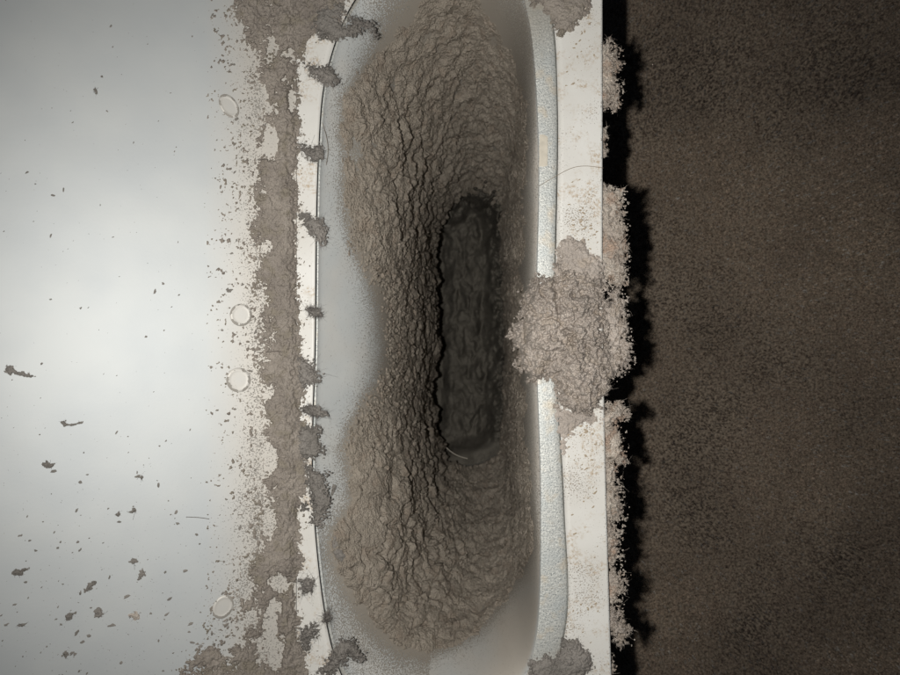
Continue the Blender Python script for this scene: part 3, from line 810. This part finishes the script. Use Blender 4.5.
def scatter(name, n, fx, fy, smin, smax, zf, mat, seed, pw=3.0, elong=1.6, acc=None):
    r = np.random.default_rng(seed)
    X = fx[0] + (fx[1] - fx[0]) * r.random(n * 3); Y = fy[0] + (fy[1] - fy[0]) * r.random(n * 3)
    if acc is not None:
        kk = r.random(n * 3) < acc(X, Y); X, Y = X[kk], Y[kk]
    X, Y = X[:n], Y[:n]; n = len(X)
    sz = smin + (smax - smin) * r.random(n) ** pw
    an = r.normal(size=n) * 0.5 - 0.6; el = 1 + elong * r.random(n)
    K = 9; a = np.arange(K) / K * 2 * np.pi
    rr = sz[:, None] * (0.55 + 0.75 * r.random((n, K)))
    lx = rr * np.cos(a) * el[:, None]; ly = rr * np.sin(a)
    gx = X[:, None] + lx * np.cos(an)[:, None] - ly * np.sin(an)[:, None]; gy = Y[:, None] + lx * np.sin(an)[:, None] + ly * np.cos(an)[:, None]
    rim = W(gx, gy, zf(gx, gy) - 0.05); c = W(X, Y, zf(X, Y) + 0.35 + 0.25 * sz)
    co = np.concatenate([rim, c[:, None]], 1).reshape(-1, 3)
    b = (np.arange(n) * (K + 1))[:, None]; k = np.arange(K)[None, :]
    F = np.stack([b + 0 * k + K, b + (k + 1) % K, b + k], -1).reshape(-1, 3)
    return mk(name, co, F, mat)
acc = lambda X, Y: 0.12 + 0.5 * sst(380, 640, Y) * sst(-60, 80, X) + 0.5 * sst(190, 262, X)
o = scatter("dust_flecks", 1200, (-40, 268), (-40, 715), 0.22, 1.7, zpanel, M_grey, 3, pw=6, acc=acc)
tag(o, "fine grey dust flecks sprinkled over the white side panel", "dust", kind="stuff")
ztop = lambda X, Y: 0.12 + 0 * X
o = scatter("dust_flecks", 600, (566, 598), (-20, 700), 0.22, 1.1, ztop, plain("brown_dust", (0.34, 0.27, 0.19), 0.9), 4, pw=3,
            acc=lambda X, Y: 0.06 + 0.9 * np.exp(-((Y - 228) / 22) ** 2) + 0.8 * np.exp(-((Y - 455) / 30) ** 2) + 0.5 * np.exp(-((Y - 605) / 25) ** 2) + 0.4 * np.exp(-((Y - 45) / 20) ** 2))
tag(o, "brown dust grains on the cream front flange", "dust", kind="stuff")

# ------------------------------------------------------------------ carpet
ZC = -840.0
U = np.linspace(-3500, 4500, 60)
PX, PY = np.meshgrid(U, U, indexing='ij')
t = NT("carpet_backing")
c = t.mix(t.rng(t.noise(160, 3), 0.38, 0.62), (0.42, 0.335, 0.255), (0.52, 0.42, 0.32))
c = t.mix(t.rng(t.noise(5, 3, 0.6), 0.4, 0.65), c, (0.16, 0.13, 0.10))
t.bump(t.noise(6, 3, 0.6), 5)
M_carpet = t.fin(c, 1.0, spec=0.05)
carpet = mk("carpet", np.stack([PX, PY, np.full_like(PX, ZC)], -1).reshape(-1, 3) * S, grid_faces(60, 60)[:, ::-1], M_carpet)
tag(carpet, "dark brown speckled carpet on the floor far below the front edge", kind="structure")
t = NT("carpet_yarn")
at = t.attr("tone")
c = t.mix(t.rng(at, 0.0, 0.8), (0.42, 0.33, 0.25), (1.0, 0.82, 0.64))
c = t.mix(t.rng(at, 0.90, 0.93), c, (1.0, 0.97, 0.9))
c = t.mix(t.rng(t.noise(210, 3), 0.40, 0.62), t.mix(0.3, c, (0.36, 0.27, 0.235)), c)
c = t.mix(t.math('MULTIPLY', t.rng(t.noise(420, 2), 0.45, 0.64), 0.75), c, (0.10, 0.075, 0.07))  # broad worn stains, their dark tone also standing in for flash falloff
M_yarn = t.fin(c, 1.0, spec=0.1)
r = np.random.default_rng(21)
n = 76000
X = 260 + 1040 * r.random(n); Y = -880 + 1760 * r.random(n)
hgt = 5 + 6 * r.random(n); wd = 0.9 + 1.3 * r.random(n)
a0 = r.random(n) * 6.28; lean = 2.0 * r.random(n); la = r.random(n) * 6.28
V = np.empty((n, 6, 3))
for q in range(3):
    a = a0 + q * 2.094
    V[:, q] = np.stack([X + wd * np.cos(a), Y + wd * np.sin(a), np.full(n, ZC - 1)], 1)
    V[:, q + 3] = np.stack([X + lean * np.cos(la) + wd * 0.75 * np.cos(a + .5), Y + lean * np.sin(la) + wd * 0.75 * np.sin(a + .5), ZC + hgt + r.normal(size=n)], 1)
b = (np.arange(n) * 6)[:, None]
tri = np.array([[0, 1, 4], [0, 4, 3], [1, 2, 5], [1, 5, 4], [2, 0, 3], [2, 3, 5]])
F = (b[:, :, None] + tri[None]).reshape(-1, 3)
tone = np.repeat(r.random(n), 6)
pile = mk("carpet_pile", V.reshape(-1, 3) * S, F, M_yarn, carpet, smooth=True, attrs={"tone": tone})
tag(pile, kind="stuff")
